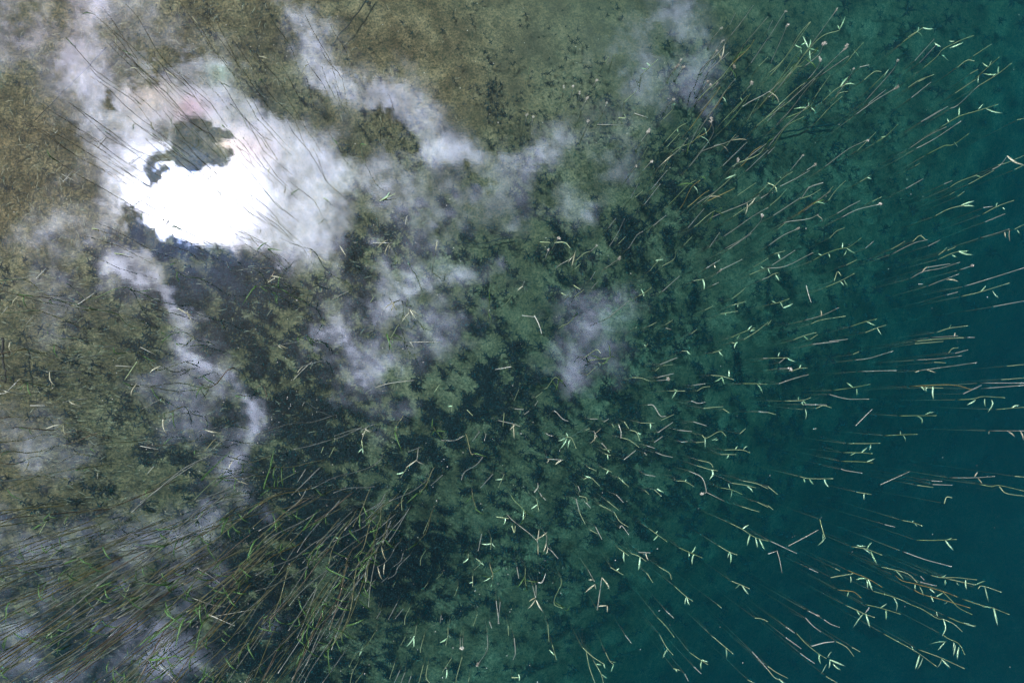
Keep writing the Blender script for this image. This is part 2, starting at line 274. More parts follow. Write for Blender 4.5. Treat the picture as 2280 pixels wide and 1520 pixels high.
# ------------------------------------------------------------------ reeds traced stroke by stroke: kind, stem | leaf | leaf   (quarter photo pixels from the tile's corner)
# kinds: g leafy green, y yellowing, s bare pale stalk, h stalk with a fluffy seed head, p only a seed head on a short stalk, f loose stalk lying on the water
TRACED = {
(1710, 0): """
h 0,350 110,170 150,110
h 20,570 110,370 165,240
s 0,270 40,185
g 0,660 150,520 380,195
g 0,700 150,520 270,320 370,200
h 350,450 600,105
g 200,640 450,350 640,270 | 640,270 620,225 | 640,260 690,150
g 150,740 360,430 | 360,430 380,350 | 360,430 310,320 | 360,430 460,460 | 370,450 380,550
g 40,800 200,560 300,430 | 300,430 240,400 | 290,440 300,480 | 300,400 350,370
h 320,600 450,490 490,400
h 300,780 430,620 465,550
h 130,960 430,680 680,440
s 460,680 690,520 720,505
g 700,560 770,470 850,380 | 770,460 760,440 | 770,460 810,510
h 600,860 700,730 760,620
g 430,1090 550,960 660,860
g 420,860 490,760 550,675
g 480,910 600,800 700,750 | 640,780 720,680 | 690,750 780,755 | 560,830 540,800
g 600,870 640,830 710,815
s 820,600 900,580
g 860,710 950,640 1010,640
g 900,800 1075,625 | 1075,620 1030,690
h 850,920 1100,640 1150,550
h 770,1030 950,900 1130,790
s 900,920 1050,800
g 1190,385 1330,285 | 1330,285 1375,330 | 1330,285 1340,240
g 1250,330 1380,250 | 1380,250 1470,258
s 1310,540 1480,350
s 1350,560 1500,400
g 1370,620 1500,510 1560,440 1720,360 1830,320 | 1550,490 1610,545 | 1620,430 1740,380 | 1540,420 1480,380 | 1660,370 1610,365
g 1250,780 1340,720 1480,665
g 1340,730 1400,700
s 1280,870 1450,735
g 1690,600 1770,540 1840,545
g 1830,500 1990,395
g 1800,660 1870,620
g 1850,700 1970,590 2060,510 | 1970,590 1990,540 | 1970,600 1910,560
g 1870,770 2040,665 2170,565 | 2040,665 1910,655 | 2050,660 2055,590
g 1670,830 1850,710 | 1870,740 1880,670
s 1620,970 1700,930 1880,760
g 1530,1140 1700,1040 1880,985 2050,930 | 1700,1040 1705,955 | 1870,980 1920,925 | 1930,965 2090,1010 | 1610,1095 1595,1055
s 1365,1085 1540,980
s 1400,1070 1600,950
s 1250,1330 1420,1215 1590,1130
s 1310,1330 1480,1240 1720,1080
g 1410,1380 1570,1300 1650,1290 1790,1190 | 1660,1265 1690,1310
h 490,1500 700,1340 880,1250
g 800,1340 900,1240 960,1180
g 960,1270 1060,1205 1160,1105 | 1050,1215 1000,1225
g 1310,1480 1350,1455
s 0,1370 60,1310
h 200,1520 305,1390
h 340,1520 410,1475
s 0,1310 140,1140 360,940
g 40,1310 160,1130 320,1040
g 0,1040 200,900
g 150,1060 360,960 430,850 | 360,960 230,970 | 360,950 365,910 | 380,955 425,1005
s 60,1130 200,980 300,850 420,700
s 0,870 60,820 210,640
g 60,830 220,620 300,590
s 2000,1510 2070,1470 2130,1390 | 2130,1390 2280,1470
g 2200,1510 2280,1470
g 2220,1070 2280,1055
g 2050,1470 2130,1450 2280,1385
""",
(1140, 0): """
s 1940,220 1990,120
s 1940,330 2050,190 2150,50
s 2050,420 2280,150
s 2130,560 2240,400 2280,340
s 1750,640 1930,470
g 1970,600 2050,430
g 2200,590 2280,510
s 1680,990 1830,820
g 1860,1100 2050,900 2100,850 | 2050,900 2030,870
g 1970,1000 2060,900
g 1350,1060 1420,990 1450,930
g 1360,1270 1470,1150 1545,1100 | 1475,1150 1480,1180
g 1380,1310 1490,1190
s 1570,1320 1670,1110
h 1560,1510 1700,1330 1790,1190 1775,1090
g 1910,1300 1990,1200
s 1800,1300 1890,1280
s 1880,1475 2090,1270
s 2080,1420 2280,1270
s 2090,1520 2280,1340
g 2100,1070 2200,880
g 2180,1120 2280,1040
g 1880,1150 2020,990 2120,840
g 1340,1520 1420,1370
g 1160,1400 1210,1310
g 1000,910 1110,810
g 1150,670 1300,530 | 1200,620 1150,610 | 1230,590 1200,560
g 830,550 860,510
g 150,660 155,600
g 890,540 910,490
h 720,770 755,720
g 950,1050 1010,1050 1000,1020
f 1090,1010 1210,1050
f 760,1110 1000,1115
p 460,790
p 545,775
p 600,840
p 660,890
p 840,925
p 130,1030
p 190,1045
p 1455,605
p 1520,605
p 1500,545
p 1855,260
p 1865,380
p 1820,460
p 1740,740
p 1765,765
p 1825,750
p 1435,890
p 2130,755
p 1205,1185
p 1100,1480
p 1240,1440
p 680,1080
p 1980,610
p 2010,1440
""",
(1140, 380): """
s 1240,170 1380,0
s 1180,300 1320,120
s 1060,240 1120,120
g 1100,235 1165,180
s 860,510 920,430
s 870,670 940,560 1000,430
g 950,650 1010,590
s 1040,690 1110,580 1165,540
s 1260,490 1370,400
s 1570,505 1710,340
g 1690,300 1890,120 1990,30 | 1990,40 1900,75
g 2010,220 2170,110
g 2200,200 2280,120
s 2220,245 2280,205
g 1970,410 2140,290
s 1880,590 2000,510 2140,410 2280,330
h 1890,700 2080,590 2200,470 2230,410
s 1930,700 2130,560
s 1760,680 1850,550
g 1530,665 1600,590
g 250,635 340,640
g 380,640 470,640 520,690
g 560,875 610,830
g 570,800 640,740 690,720
g 490,1130 520,1090
g 440,1090 480,1110
g 550,1020 610,1060
g 560,1120 640,1060
s 710,1050 760,990
s 700,970 740,900
h 820,880 890,830 950,790
p 755,670
p 410,600
p 320,715
g 1230,890 1270,840 1330,770 | 1280,800 1350,790
g 1340,850 1440,790 1460,720
g 1120,1120 1180,1090 1240,1040 | 1180,1100 1150,1050 | 1175,1100 1170,1120
s 1340,1075 1490,940
g 1620,980 1710,965 | 1700,970 1710,1060
s 1790,1020 1840,995
s 1730,870 1850,795 | 1800,840 1810,870
s 1870,880 2050,790
h 1820,920 1850,895
s 860,1310 1040,1160
g 1960,1140 2040,1080 2080,1040
g 1960,1200 2080,1165 | 2010,1190 2010,1220
g 1860,1275 2010,1250 | 1900,1265 1905,1290
g 1720,1240 1790,1205
g 1600,1450 1650,1410
g 1220,1385 1285,1350
g 1370,1370 1430,1330
g 1100,1400 1110,1390
f 1370,1400 1420,1415
g 1940,1490 2040,1445 2160,1400 | 2030,1460 2000,1510 | 2100,1420 2140,1380 | 2120,1430 2170,1420
g 2070,1500 2180,1430 2280,1350
g 2120,925 2250,870 | 2240,870 2210,850
g 2150,860 2280,780
s 2230,970 2280,950
s 200,1290 240,1370 265,1450
s 90,1290 200,1300
""",
(1710, 380): """
g 0,200 130,70 220,10 | 120,70 100,50
g 0,110 60,140 80,190
s 110,140 250,70 370,0
s 305,235 370,150 490,105
s 360,150 490,110
g 20,310 100,240 170,160
s 50,400 290,240
g 290,250 380,220 470,165
s 310,370 480,240 560,180
g 540,265 600,180 690,90
g 520,210 580,140
g 820,100 870,70 910,40 | 880,65 920,75
h 650,420 790,350 990,300
g 930,275 1010,235
s 620,380 720,320 820,270
s 1230,160 1380,75
h 0,670 130,580 260,520
g 90,520 150,470
g 1480,410 1590,350 1690,320 1750,315 | 1750,315 1840,320 | 1720,310 1840,270
s 1570,120 1640,90
g 1620,150 1700,100 1860,40 | 1860,45 1900,60
g 1790,120 1900,60 2010,0
g 1620,215 1660,190
g 1690,230 1750,185
g 1910,390 2040,320 2190,265 | 2030,330 2045,280 | 2090,330 2110,350
s 1920,330 2000,320
s 1940,455 2110,385
s 1890,600 2030,560 2150,520 | 2150,530 2155,630 | 2110,550 2120,600
g 2200,520 2280,480 | 2220,530 2240,560
g 550,600 610,540 680,510
g 400,800 500,745 620,700 720,680 830,600 | 660,690 665,640 | 700,690 780,740 | 700,710 670,760 | 540,740 550,780 | 480,755 450,735
s 870,690 940,630
g 700,840 790,795
g 1100,700 1220,630
s 1100,745 1290,650 1420,615
g 1290,630 1350,580 1400,610
s 1430,670 1530,620
g 1520,790 1630,740 1700,720 | 1700,720 1830,750 | 1640,750 1690,775 | 1700,715 1790,710
g 1520,750 1570,710 1590,685
g 1600,710 1670,680
s 1270,960 1380,900 1540,870 1710,815 | 1370,910 1430,850
s 1430,860 1620,830
s 0,870 160,850 400,730
s 40,840 240,710
g 60,740 150,715 | 90,740 110,790
g 0,950 50,920 90,910 | 70,930 100,980 | 0,870 20,920
g 500,1045 650,980 770,915 | 640,980 680,1030 | 680,975 710,1025
g 590,980 620,900 650,935
s 1430,1025 1530,985 1700,920 | 1590,970 1700,990
f 1340,1010 1380,1010
s 1600,1105 1690,1080
s 1750,1030 1980,960 2280,865
p 1810,850
g 1720,1120 1890,1080 2150,1000 | 1890,1080 1940,1020 | 2000,1070 2055,1135
s 2010,1210 2280,1160
f 340,1020 360,1100 385,1175
g 20,1190 110,1170 190,1140 | 70,1180 30,1160 | 110,1170 135,1225 | 135,1220 225,1180
s 320,1335 480,1290 630,1220 | 475,1300 470,1240
g 380,1365 470,1330 690,1295
g 0,1370 30,1330
g 730,1390 850,1350 970,1320 | 870,1340 960,1380
g 870,1440 970,1400 1050,1375 | 970,1400 1010,1460
g 1500,1440 1610,1405 1780,1380 | 1610,1405 1635,1370
s 1450,1485 1690,1470 | 1660,1480 1665,1440
s 1780,1485 1840,1485
g 1310,1520 1500,1500 1740,1485
s 550,1520 710,1500
g 220,1510 320,1470 430,1440 | 320,1470 360,1510
g 380,1500 440,1460
""",
(1140, 760): """
g 650,140 750,75 790,105
g 770,190 800,195 850,185 | 780,190 785,220
g 670,300 740,235
g 1190,50 1210,20 | 1190,40 1175,30
g 1520,85 1560,85 | 1560,85 1590,115
g 1790,100 1870,75 | 1840,85 1880,130
g 1960,10 1990,20 | 1990,20 1980,60 | 1990,20 2010,5
s 1320,205 1470,145
g 1350,215 1430,205
g 1280,260 1310,235
g 1070,320 1150,325 1220,350
s 1300,320 1440,285
p 1390,340
g 1770,300 1870,310 1975,340 | 1930,315 1930,250 | 1870,315 1800,360 | 1870,315 1895,385
s 1620,390 1720,375
g 1650,440 1700,410 1760,400
g 2050,375 2160,375 2270,380 | 2180,375 2235,470
s 2240,150 2280,150
s 2200,625 2280,630
g 1380,440 1540,440 | 1470,440 1440,425 | 1470,430 1420,515
s 1600,530 1660,550 1720,540
g 1710,595 1800,585 1880,580
g 1880,600 1935,635
s 1210,565 1260,570 1320,660 1370,665
g 1330,700 1440,650
s 1300,810 1430,720
s 1270,895 1340,845
s 1000,1050 1100,970
g 1150,725 1270,725 | 1230,725 1232,780
g 1000,715 1040,775
g 890,735 910,765
s 950,740 970,800 970,860
g 975,855 1050,880 1130,940
g 1060,790 1110,810 1140,885 | 1120,810 1150,830
s 1620,715 1730,750
s 1490,790 1600,800
s 1510,895 1560,890
g 2030,820 2080,775
g 1690,830 1730,860 1850,800 1905,840 | 1720,850 1720,950 | 1810,880 1840,870 | 1780,880 1830,850
g 1640,900 1720,890
g 1880,965 2040,965 2120,990 | 1990,960 2010,930 | 2060,960 2100,930
g 1860,1005 1995,1005 | 1930,1010 1910,1040
g 480,850 530,860 570,950 | 500,850 480,810 | 480,860 410,885 | 490,860 430,955 | 520,870 500,950
g 660,790 690,775
s 700,690 760,690
s 820,715 860,690
s 800,905 840,950
g 820,960 880,965 | 850,960 870,990
g 830,1000 880,1015 | 850,1010 855,1050
s 320,1045 450,1055 | 440,1060 385,1095 | 330,1050 310,1080
s 1210,930 1270,950
s 1280,985 1340,1010 1430,1030
s 1180,990 1200,1010
g 1660,1055 1760,1080 1790,1120
g 1650,1105 1750,1135 1830,1150 | 1780,1140 1790,1180 1760,1225
g 820,1130 885,1160 | 860,1145 840,1180
g 680,1120 750,1150
g 640,1225 700,1210 780,1285 | 700,1210 650,1195
g 950,1210 990,1250 1040,1290 | 990,1250 980,1230
s 1190,1185 1275,1200
g 1270,1320 1330,1375 | 1290,1310 1350,1340
g 1190,1330 1220,1360
g 1470,1240 1540,1245 1620,1290 | 1540,1245 1550,1225
h 1570,1150 1690,1210 1730,1330 1705,1350
f 1730,1340 1890,1420
g 1850,1300 1960,1320 2050,1360 | 1940,1310 1925,1260 | 1960,1320 1945,1395
g 1960,1260 2060,1275 2170,1300 | 2090,1280 2145,1340
g 2060,1240 2180,1265 2280,1310
g 2190,1430 2280,1475
g 2050,1470 2200,1515
g 600,1375 660,1390 670,1430
s 660,1435 700,1480
s 570,1400 600,1510
g 220,1400 240,1510 | 225,1450 170,1490
s 930,1365 990,1430
g 850,1420 950,1500
g 780,1455 880,1500
s 200,1340 230,1300 230,1260
s 590,1290 605,1330
s 250,1350 265,1380
s 280,1390 300,1410
g 20,520 60,430
g 210,500 270,450
s 205,570 230,530
s 30,600 100,605
s 110,650 150,620
f 300,815 330,835 370,840
""",
(1710, 760): """
s 400,25 630,0
g 1310,20 1440,10 1560,0
g 760,115 810,90
g 0,150 170,145 | 170,145 250,180 | 90,135 105,95
s 100,190 150,150
g 210,265 280,240 350,235 | 280,240 295,205
p 185,240
s 770,165 900,150 1115,85
s 800,268 1145,258
s 1320,165 1500,155 1725,127
s 1340,260 1560,230 1860,188 | 1400,250 1500,280 | 1350,260 1310,275
g 1480,185 1580,190
s 1670,105 1780,75
g 1610,100 1640,65 1695,55
s 100,375 230,330 360,295
g 580,435 760,410 910,380 | 765,415 700,365 | 790,420 790,485
s 540,470 700,510 900,513
y 1260,400 1560,385 1700,395 1810,430 | 1470,400 1475,520 | 1410,410 1410,450 | 1360,400 1400,440
g 1380,410 1560,415
s 1740,465 1900,390
s 1890,370 2280,370
s 1900,420 2280,390
g 2080,340 2280,325
g 2130,220 2280,205
g 140,530 300,525 380,500 | 310,530 340,560 | 275,520 270,490 | 300,540 320,570
s 330,560 520,565
g 430,595 490,570 565,590
g 250,600 310,605 | 330,600 335,690
g 0,630 70,650
f 780,750 930,600
g 1690,520 1830,510 1920,490 2110,500 | 1850,520 1770,565 | 1930,510 1935,580 | 1990,520 2000,560 1955,635
g 2030,605 2150,595 2280,585 | 2170,590 2240,565
g 1170,662 1300,660 1500,660 | 1320,660 1370,690 1370,735 | 1400,650 1480,630
g 1040,838 1190,830 1330,825 | 1180,830 1180,795 | 1205,835 1225,895
s 1970,795 2280,795 | 1970,795 1968,825 | 2140,800 2200,850 | 2250,800 2275,880
g 710,908 880,908 1000,905 | 915,915 900,970
g 670,988 830,990 930,1000 | 830,990 885,940 | 780,990 730,1015
g 650,1065 830,1070 935,1080 | 880,1070 955,1040
s 655,1135 700,1150 840,1170
g 280,1200 370,1220 580,1220 | 320,1220 330,1260 | 370,1225 410,1275 | 500,1225 545,1300
g 790,1340 920,1360 | 855,1350 855,1410
g 0,1290 85,1360
g 0,1460 45,1495
s 1620,1212 1840,1212 2020,1200 | 1840,1205 1870,1160 | 1870,1215 1910,1270
g 1880,1270 1990,1290 2060,1280 2280,1330
g 2060,1290 2120,1350 2280,1375
s 1460,1240 1550,1245
s 1470,1272 1640,1278
g 1330,1280 1470,1297
g 1570,1440 1590,1385 1640,1390
g 2200,1200 2280,1205
f 1000,1275 1265,1155
f 400,780 435,775
""",
(1140, 1140): """
g 600,0 650,100
g 910,0 960,80 1035,130
s 960,140 980,120 1040,200
g 695,155 760,190
s 745,130 800,240
g 1215,140 1290,195 1380,260 | 1280,190 1300,165 | 1300,205 1255,250
g 1930,90 2050,150 2160,220 2280,255 | 2050,150 2110,110 | 2120,200 2095,300 | 2170,230 2190,320 | 2200,230 2255,340
g 950,320 1040,385 | 995,360 1000,440
g 1060,365 1130,390 1195,435 | 1140,400 1125,515
s 1130,355 1230,360 | 1190,365 1215,430
g 1480,310 1590,360 1695,405 | 1600,360 1635,300 | 1575,360 1575,400 | 1620,370 1605,470
g 1830,290 1930,350 2005,378 | 1940,350 1920,410 | 1945,360 1943,460
s 350,340 410,410
s 670,500 735,615 | 720,600 680,600 | 740,640 650,715 | 740,640 750,685
s 760,870 800,580 | 800,580 850,640 868,690 | 770,835 850,830 | 850,830 850,890
g 880,490 930,520 990,555 | 930,515 955,495
g 1200,540 1255,625
g 1310,485 1400,540 1420,595
g 1440,650 1540,740 1610,790 | 1555,750 1540,825 | 1560,760 1585,830
g 1950,610 2040,645 2115,680 | 2030,640 1985,680 | 2050,650 2110,735
s 235,625 270,620 300,545
s 185,650 210,760 | 210,775 140,860 | 215,780 280,890 | 210,760 150,795
s 215,650 215,760
s 45,490 60,585
g 1830,820 1865,850
s 1375,880 1440,940
g 1290,930 1360,1000 1445,1110 | 1350,1000 1370,1005
g 1310,1080 1370,1190 1435,1270 | 1390,1210 1340,1300
g 1770,1090 1900,1200 1970,1260 | 1905,1205 1910,1300
g 1580,1245 1660,1300 1745,1355 | 1690,1310 1750,1330 | 1690,1320 1685,1400
s 1620,1375 1685,1435
g 1440,1390 1495,1405 | 1460,1390 1470,1420
s 1540,1440 1570,1500
g 2165,940 2215,945 2280,970
s 2140,1240 2280,1400
g 2100,1490 2160,1520
s 1010,1095 1065,1165
g 320,1000 330,1150
g 360,1180 395,1310 | 375,1270 330,1220
s 20,1120 30,1250 10,1310
g 620,1195 720,1285 820,1350 | 820,1350 830,1390 | 750,1350 800,1360
g 660,1230 690,1380 740,1520
g 720,1310 790,1430 815,1520 | 800,1440 850,1475
g 830,1240 870,1320 900,1350 | 870,1320 930,1335 | 905,1350 880,1420
g 0,1470 60,1470 | 60,1440 65,1500
g 0,120 20,180 30,120
""",
(1710, 1140): """
g 460,60 490,170 510,230 | 510,230 440,300 | 490,190 490,260
f 0,370 75,345
s 30,260 255,365
f 80,340 105,430 125,540
f 180,300 350,210 450,155
s 370,500 445,535
g 740,305 870,325 1015,380 | 790,295 880,300 | 880,330 925,265 | 850,320 915,375 | 915,350 970,465
s 1045,110 1130,130
g 1190,70 1290,90 1375,120 | 1280,90 1300,70 | 1310,100 1330,125
g 1320,248 1500,248 1680,240 | 1580,250 1655,340 | 1590,245 1640,225
s 1200,348 1400,420 1635,482
g 560,580 640,565 760,545
g 600,500 640,520
y 710,515 780,545 890,590 1015,665 | 890,590 930,700 | 880,590 780,600 | 735,570 735,630 | 880,600 885,680
g 930,700 1060,735 1190,780 1270,820 | 1120,760 1150,820 1140,890 | 1040,740 1035,715
g 1270,820 1370,860 1500,940 1560,950 | 1510,925 1500,880
y 620,690 720,700 770,710 830,760 | 720,705 705,755
g 690,825 780,865 850,900 950,935 | 850,900 755,1030 | 870,900 910,1030 | 790,865 830,930
s 900,850 870,890
g 870,820 1000,850 1180,905 | 1000,850 1060,810 | 1050,870 1050,960
g 1010,485 1140,515 1250,550 1330,625 | 1140,520 1210,600
s 1360,570 1390,600
s 1360,620 1500,655
g 1450,560 1540,580 1680,580 1860,600 | 1540,580 1590,550 | 1580,600 1580,650
g 1590,590 1780,630 1850,645 | 1850,645 1940,610 | 1760,600 1770,690 | 1680,620 1700,650
g 1870,680 1910,655 2080,710 | 1930,660 1965,800
y 1130,560 1200,610 1330,640 1560,705 1680,750 | 1310,640 1310,690 | 1350,660 1385,750 | 1560,715 1490,755 | 1440,680 1490,720
y 1300,690 1380,730 1600,790 1800,850 | 1450,740 1475,800 | 1600,790 1570,815
g 1560,710 1640,790 1700,850 1820,910
g 1730,770 1910,830 2000,850 2150,910 | 1990,850 1910,845 | 2010,850 2045,1010
g 1600,930 1720,980 1850,1010 | 1740,985 1850,1020
g 1560,950 1650,990 1730,1060 | 1560,950 1580,1030 1550,1100
g 1560,1090 1600,1120 1700,1170 1755,1270 | 1590,1150 1430,1175 | 1580,1150 1510,1230 | 1670,1180 1650,1280 | 1700,1200 1685,1310 | 1655,1160 1645,1230
s 335,940 400,1010 470,1062
s 500,955 560,995 635,1022
s 160,1020 235,1072
s 160,1115 230,1165 295,1212
p 430,912
s 390,1190 500,1160 590,1150
g 610,1150 700,1200 765,1280
g 750,1200 820,1240
s 290,1255 350,1300 415,1342
g 250,1070 330,1160 440,1250 520,1300 | 455,1260 470,1350 | 530,1290 565,1235 | 550,1310 690,1370 | 550,1310 540,1390 | 520,1350 470,1440 | 580,1350 650,1405
g 1030,1080 1120,1130 1250,1200 1350,1260 1500,1370 | 1280,1190 1300,1230 | 1350,1270 1310,1400 | 1380,1290 1330,1400
g 1340,1220 1530,1290 1750,1390 | 1550,1300 1505,1385 | 1550,1310 1625,1385
g 0,1370 70,1420 175,1475
g 0,1400 60,1470 130,1500 | 100,1480 150,1520
g 520,1460 620,1520
""",
(570, 1140): """
g 1530,90 1490,190
s 2010,195 1980,340
g 2095,230 2090,330 | 2100,275 2010,280 | 2100,270 2130,310
g 2140,40 2250,55 | 2220,50 2205,110
g 1890,370 1890,410 | 1890,410 1840,450
g 1960,410 2000,450 1945,510 | 2000,450 2030,470
g 1510,340 1470,410 1465,470
g 1660,545 1610,590
s 1310,365 1290,430 1230,480
s 1370,380 1270,480 1240,550 1180,590
g 1240,620 1220,660
s 1060,600 990,700
s 1175,575 1120,620
g 1530,630 1500,670
g 1930,570 1930,660 | 1930,620 1900,630
g 1800,660 1770,740
s 2140,790 2165,990
s 2175,800 2155,990
s 1255,810 1180,950
s 1310,860 1240,945
g 1370,850 1330,930 1325,1000
s 1110,880 1075,940
s 1650,920 1640,980
g 1970,910 1935,1010
s 2080,975 2100,1030
h 2060,1080 2060,1220 1980,1345
g 2245,1010 2250,1095
g 1430,1010 1415,1100 | 1410,1100 1340,1195 | 1405,1120 1405,1200
g 1330,1110 1290,1180
g 1500,1090 1470,1200 1465,1245
g 1710,1020 1710,1090 1690,1180 | 1710,1090 1740,1115 | 1700,1120 1635,1160
g 1070,1050 1010,1150 960,1210 880,1280 830,1375 | 950,1210 920,1280
s 810,1210 700,1370 590,1520
s 720,1080 640,1180 490,1400 430,1520
g 900,1350 860,1420 840,1510
g 950,1430 890,1510
s 550,1180 430,1330 320,1480
g 1235,1345 1190,1480
s 1280,1410 1230,1520
s 1325,1430 1290,1520
s 1380,1460 1360,1520
g 1490,1360 1450,1520
g 1530,1360 1515,1460 1545,1520
g 1740,1300 1660,1420 | 1700,1400 1690,1480
g 1835,1290 1790,1450 1780,1520
p 1820,1210
p 1840,1200
g 1900,1470 1890,1510
s 550,0 400,90 190,190 80,265
s 1080,25 960,130 850,180 690,260
s 1030,170 870,270 690,400
s 720,190 540,260 350,400 160,480 0,560
s 790,100 630,320 430,500 180,640 0,700
s 1200,80 1150,190 1070,240
g 1080,320 930,520 850,640 760,790
s 1050,400 940,500 900,640
s 980,530 820,730 680,900
s 770,830 650,930 490,1070
g 1140,220 1130,290 | 1135,250 1050,290
g 830,70 700,220 650,310 | 700,220 760,240
g 700,500 560,640 540,690 | 570,620 620,600
""",
(570, 760): """
f 500,180 420,250 335,340
f 1410,345 1200,370 1060,410
s 940,770 760,850 700,870
s 930,770 820,800 700,840
s 690,870 480,930 340,960
s 720,650 500,720 320,730 0,830
s 1120,1040 1040,1110 860,1170 700,1210 500,1310
f 1850,840 1770,880 1650,880
s 1990,805 1930,885
s 2020,1030 1960,1100 1860,1160 1830,1230
s 1660,1190 1560,1280
s 1530,1230 1400,1330 1190,1420
g 1355,1300 1300,1400 1300,1500
g 940,880 950,950 | 950,950 910,990 | 950,950 955,1000
g 600,940 580,990
g 700,940 650,1030
g 1380,1080 1320,1160 1290,1210 | 1320,1160 1250,1180
g 2210,1180 2160,1300 | 2200,1220 2130,1230
s 2110,1180 2000,1300
s 1470,940 1360,980
g 1750,570 1740,620 | 1750,575 1710,580
g 2210,640 2200,750
g 1630,390 1590,450
f 1380,5 1650,5
f 1370,0 1410,60
s 2270,225 2130,250
g 1880,610 1930,660
g 350,1170 200,1250
s 440,1140 370,1250
s 1150,1360 1090,1460 980,1510
s 450,1310 400,1400 290,1500
""",
(0, 760): """
s 1910,1000 1640,1130 1370,1350 1250,1430
s 1770,1070 1440,1290 1170,1520
s 2270,1180 1980,1330 1750,1420
g 2010,1160 1850,1290 1730,1410
f 1370,1110 1310,1180
f 1250,930 1410,960
f 1030,215 1190,225
f 1250,50 1390,120
f 270,570 400,570
g 1220,180 1110,340
s 170,340 50,460
f 870,1170 870,1220
s 1440,510 1270,600
f 0,465 50,460
""",
(0, 1140): """
g 555,310 360,480
s 520,710 130,880 0,970
s 590,720 250,890 0,1000
s 1560,550 1250,740
s 930,720 770,920
f 1750,490 1880,570 2010,665
f 1705,760 1880,820 2010,840
f 1860,910 2090,1010
f 2280,860 1880,930
s 1130,1370 960,1520
s 1310,1350 1210,1520
s 1490,1040 1370,1280
f 1400,1340 1570,1510
s 780,1220 600,1320 300,1500
g 1340,1170 1200,1290
g 1160,640 1100,780
g 415,80 350,190 | 400,85 280,160
s 1720,900 1320,1130 1190,1220
s 1540,670 1050,940
s 2000,50 1490,290 1270,470
""",
(570, 380): """
f 1040,645 1210,645
f 680,1145 830,1070
g 1100,270 1240,205 | 1120,260 1190,190
g 600,240 650,270
f 1330,480 1340,420 1350,400
g 1020,1170 1050,1120
g 1340,1200 1350,1140
g 2220,1195 2280,1110
""",
(0, 380): """
f 550,30 700,110
f 560,100 640,10
f 320,960 410,870
f 680,1200 840,1090
f 230,1370 300,1290
f 20,1270 70,1210
g 1020,735 1110,745
g 820,515 870,520
""",
(0, 0): """
f 490,1190 515,1160
f 850,1310 935,1215
f 1150,1455 1235,1380
f 1090,515 1125,465
""",
}
# ------------------------------------------------------------------ plant materials
M = {}
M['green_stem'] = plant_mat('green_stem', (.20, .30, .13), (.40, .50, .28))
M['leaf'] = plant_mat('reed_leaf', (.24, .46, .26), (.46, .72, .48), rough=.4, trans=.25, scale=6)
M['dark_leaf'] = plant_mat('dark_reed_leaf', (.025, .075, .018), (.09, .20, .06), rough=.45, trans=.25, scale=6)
M['algae_stem'] = plant_mat('algae_covered_stem', (.04, .055, .032), (.11, .125, .075), rough=.9)
M['dark_stem'] = plant_mat('backlit_stem', (.04, .03, .02), (.16, .11, .07))  # backlit shade of the thin glare stalks put into a dark stem colour
M['olive_stem'] = plant_mat('olive_stem', (.14, .15, .065), (.36, .35, .19))
M['dry_stem'] = plant_mat('dry_stem', (.22, .235, .19), (.48, .50, .44))
M['dry_leaf'] = plant_mat('dry_leaf', (.27, .275, .17), (.48, .49, .36), rough=.6, trans=.2)
M['rust_stem'] = plant_mat('rust_stem', (.15, .105, .065), (.34, .27, .19))
M['yellow_stem'] = plant_mat('yellow_stem', (.26, .20, .06), (.42, .36, .14))
M['plume'] = plant_mat('seed_plume', (.34, .32, .27), (.58, .56, .49), rough=.9, trans=.3, scale=30)
M['weed'] = plant_mat('submerged_weed', (.002, .004, .006), (.010, .015, .012), rough=.8)  # near-black weed, with the blue of the mirrored sky put into its colour
M['litter_dark'] = plant_mat('dark_litter', (.012, .011, .010), (.05, .038, .026), rough=.9)
M['litter_pale'] = plant_mat('pale_litter', (.12, .11, .05), (.34, .28, .20), rough=.9)
M['wood'] = plant_mat('sunken_wood', (.012, .010, .008), (.035, .026, .018), rough=.8)
M['petal'] = plant_mat('petal', (.5, .48, .44), (.8, .78, .74), rough=.8)

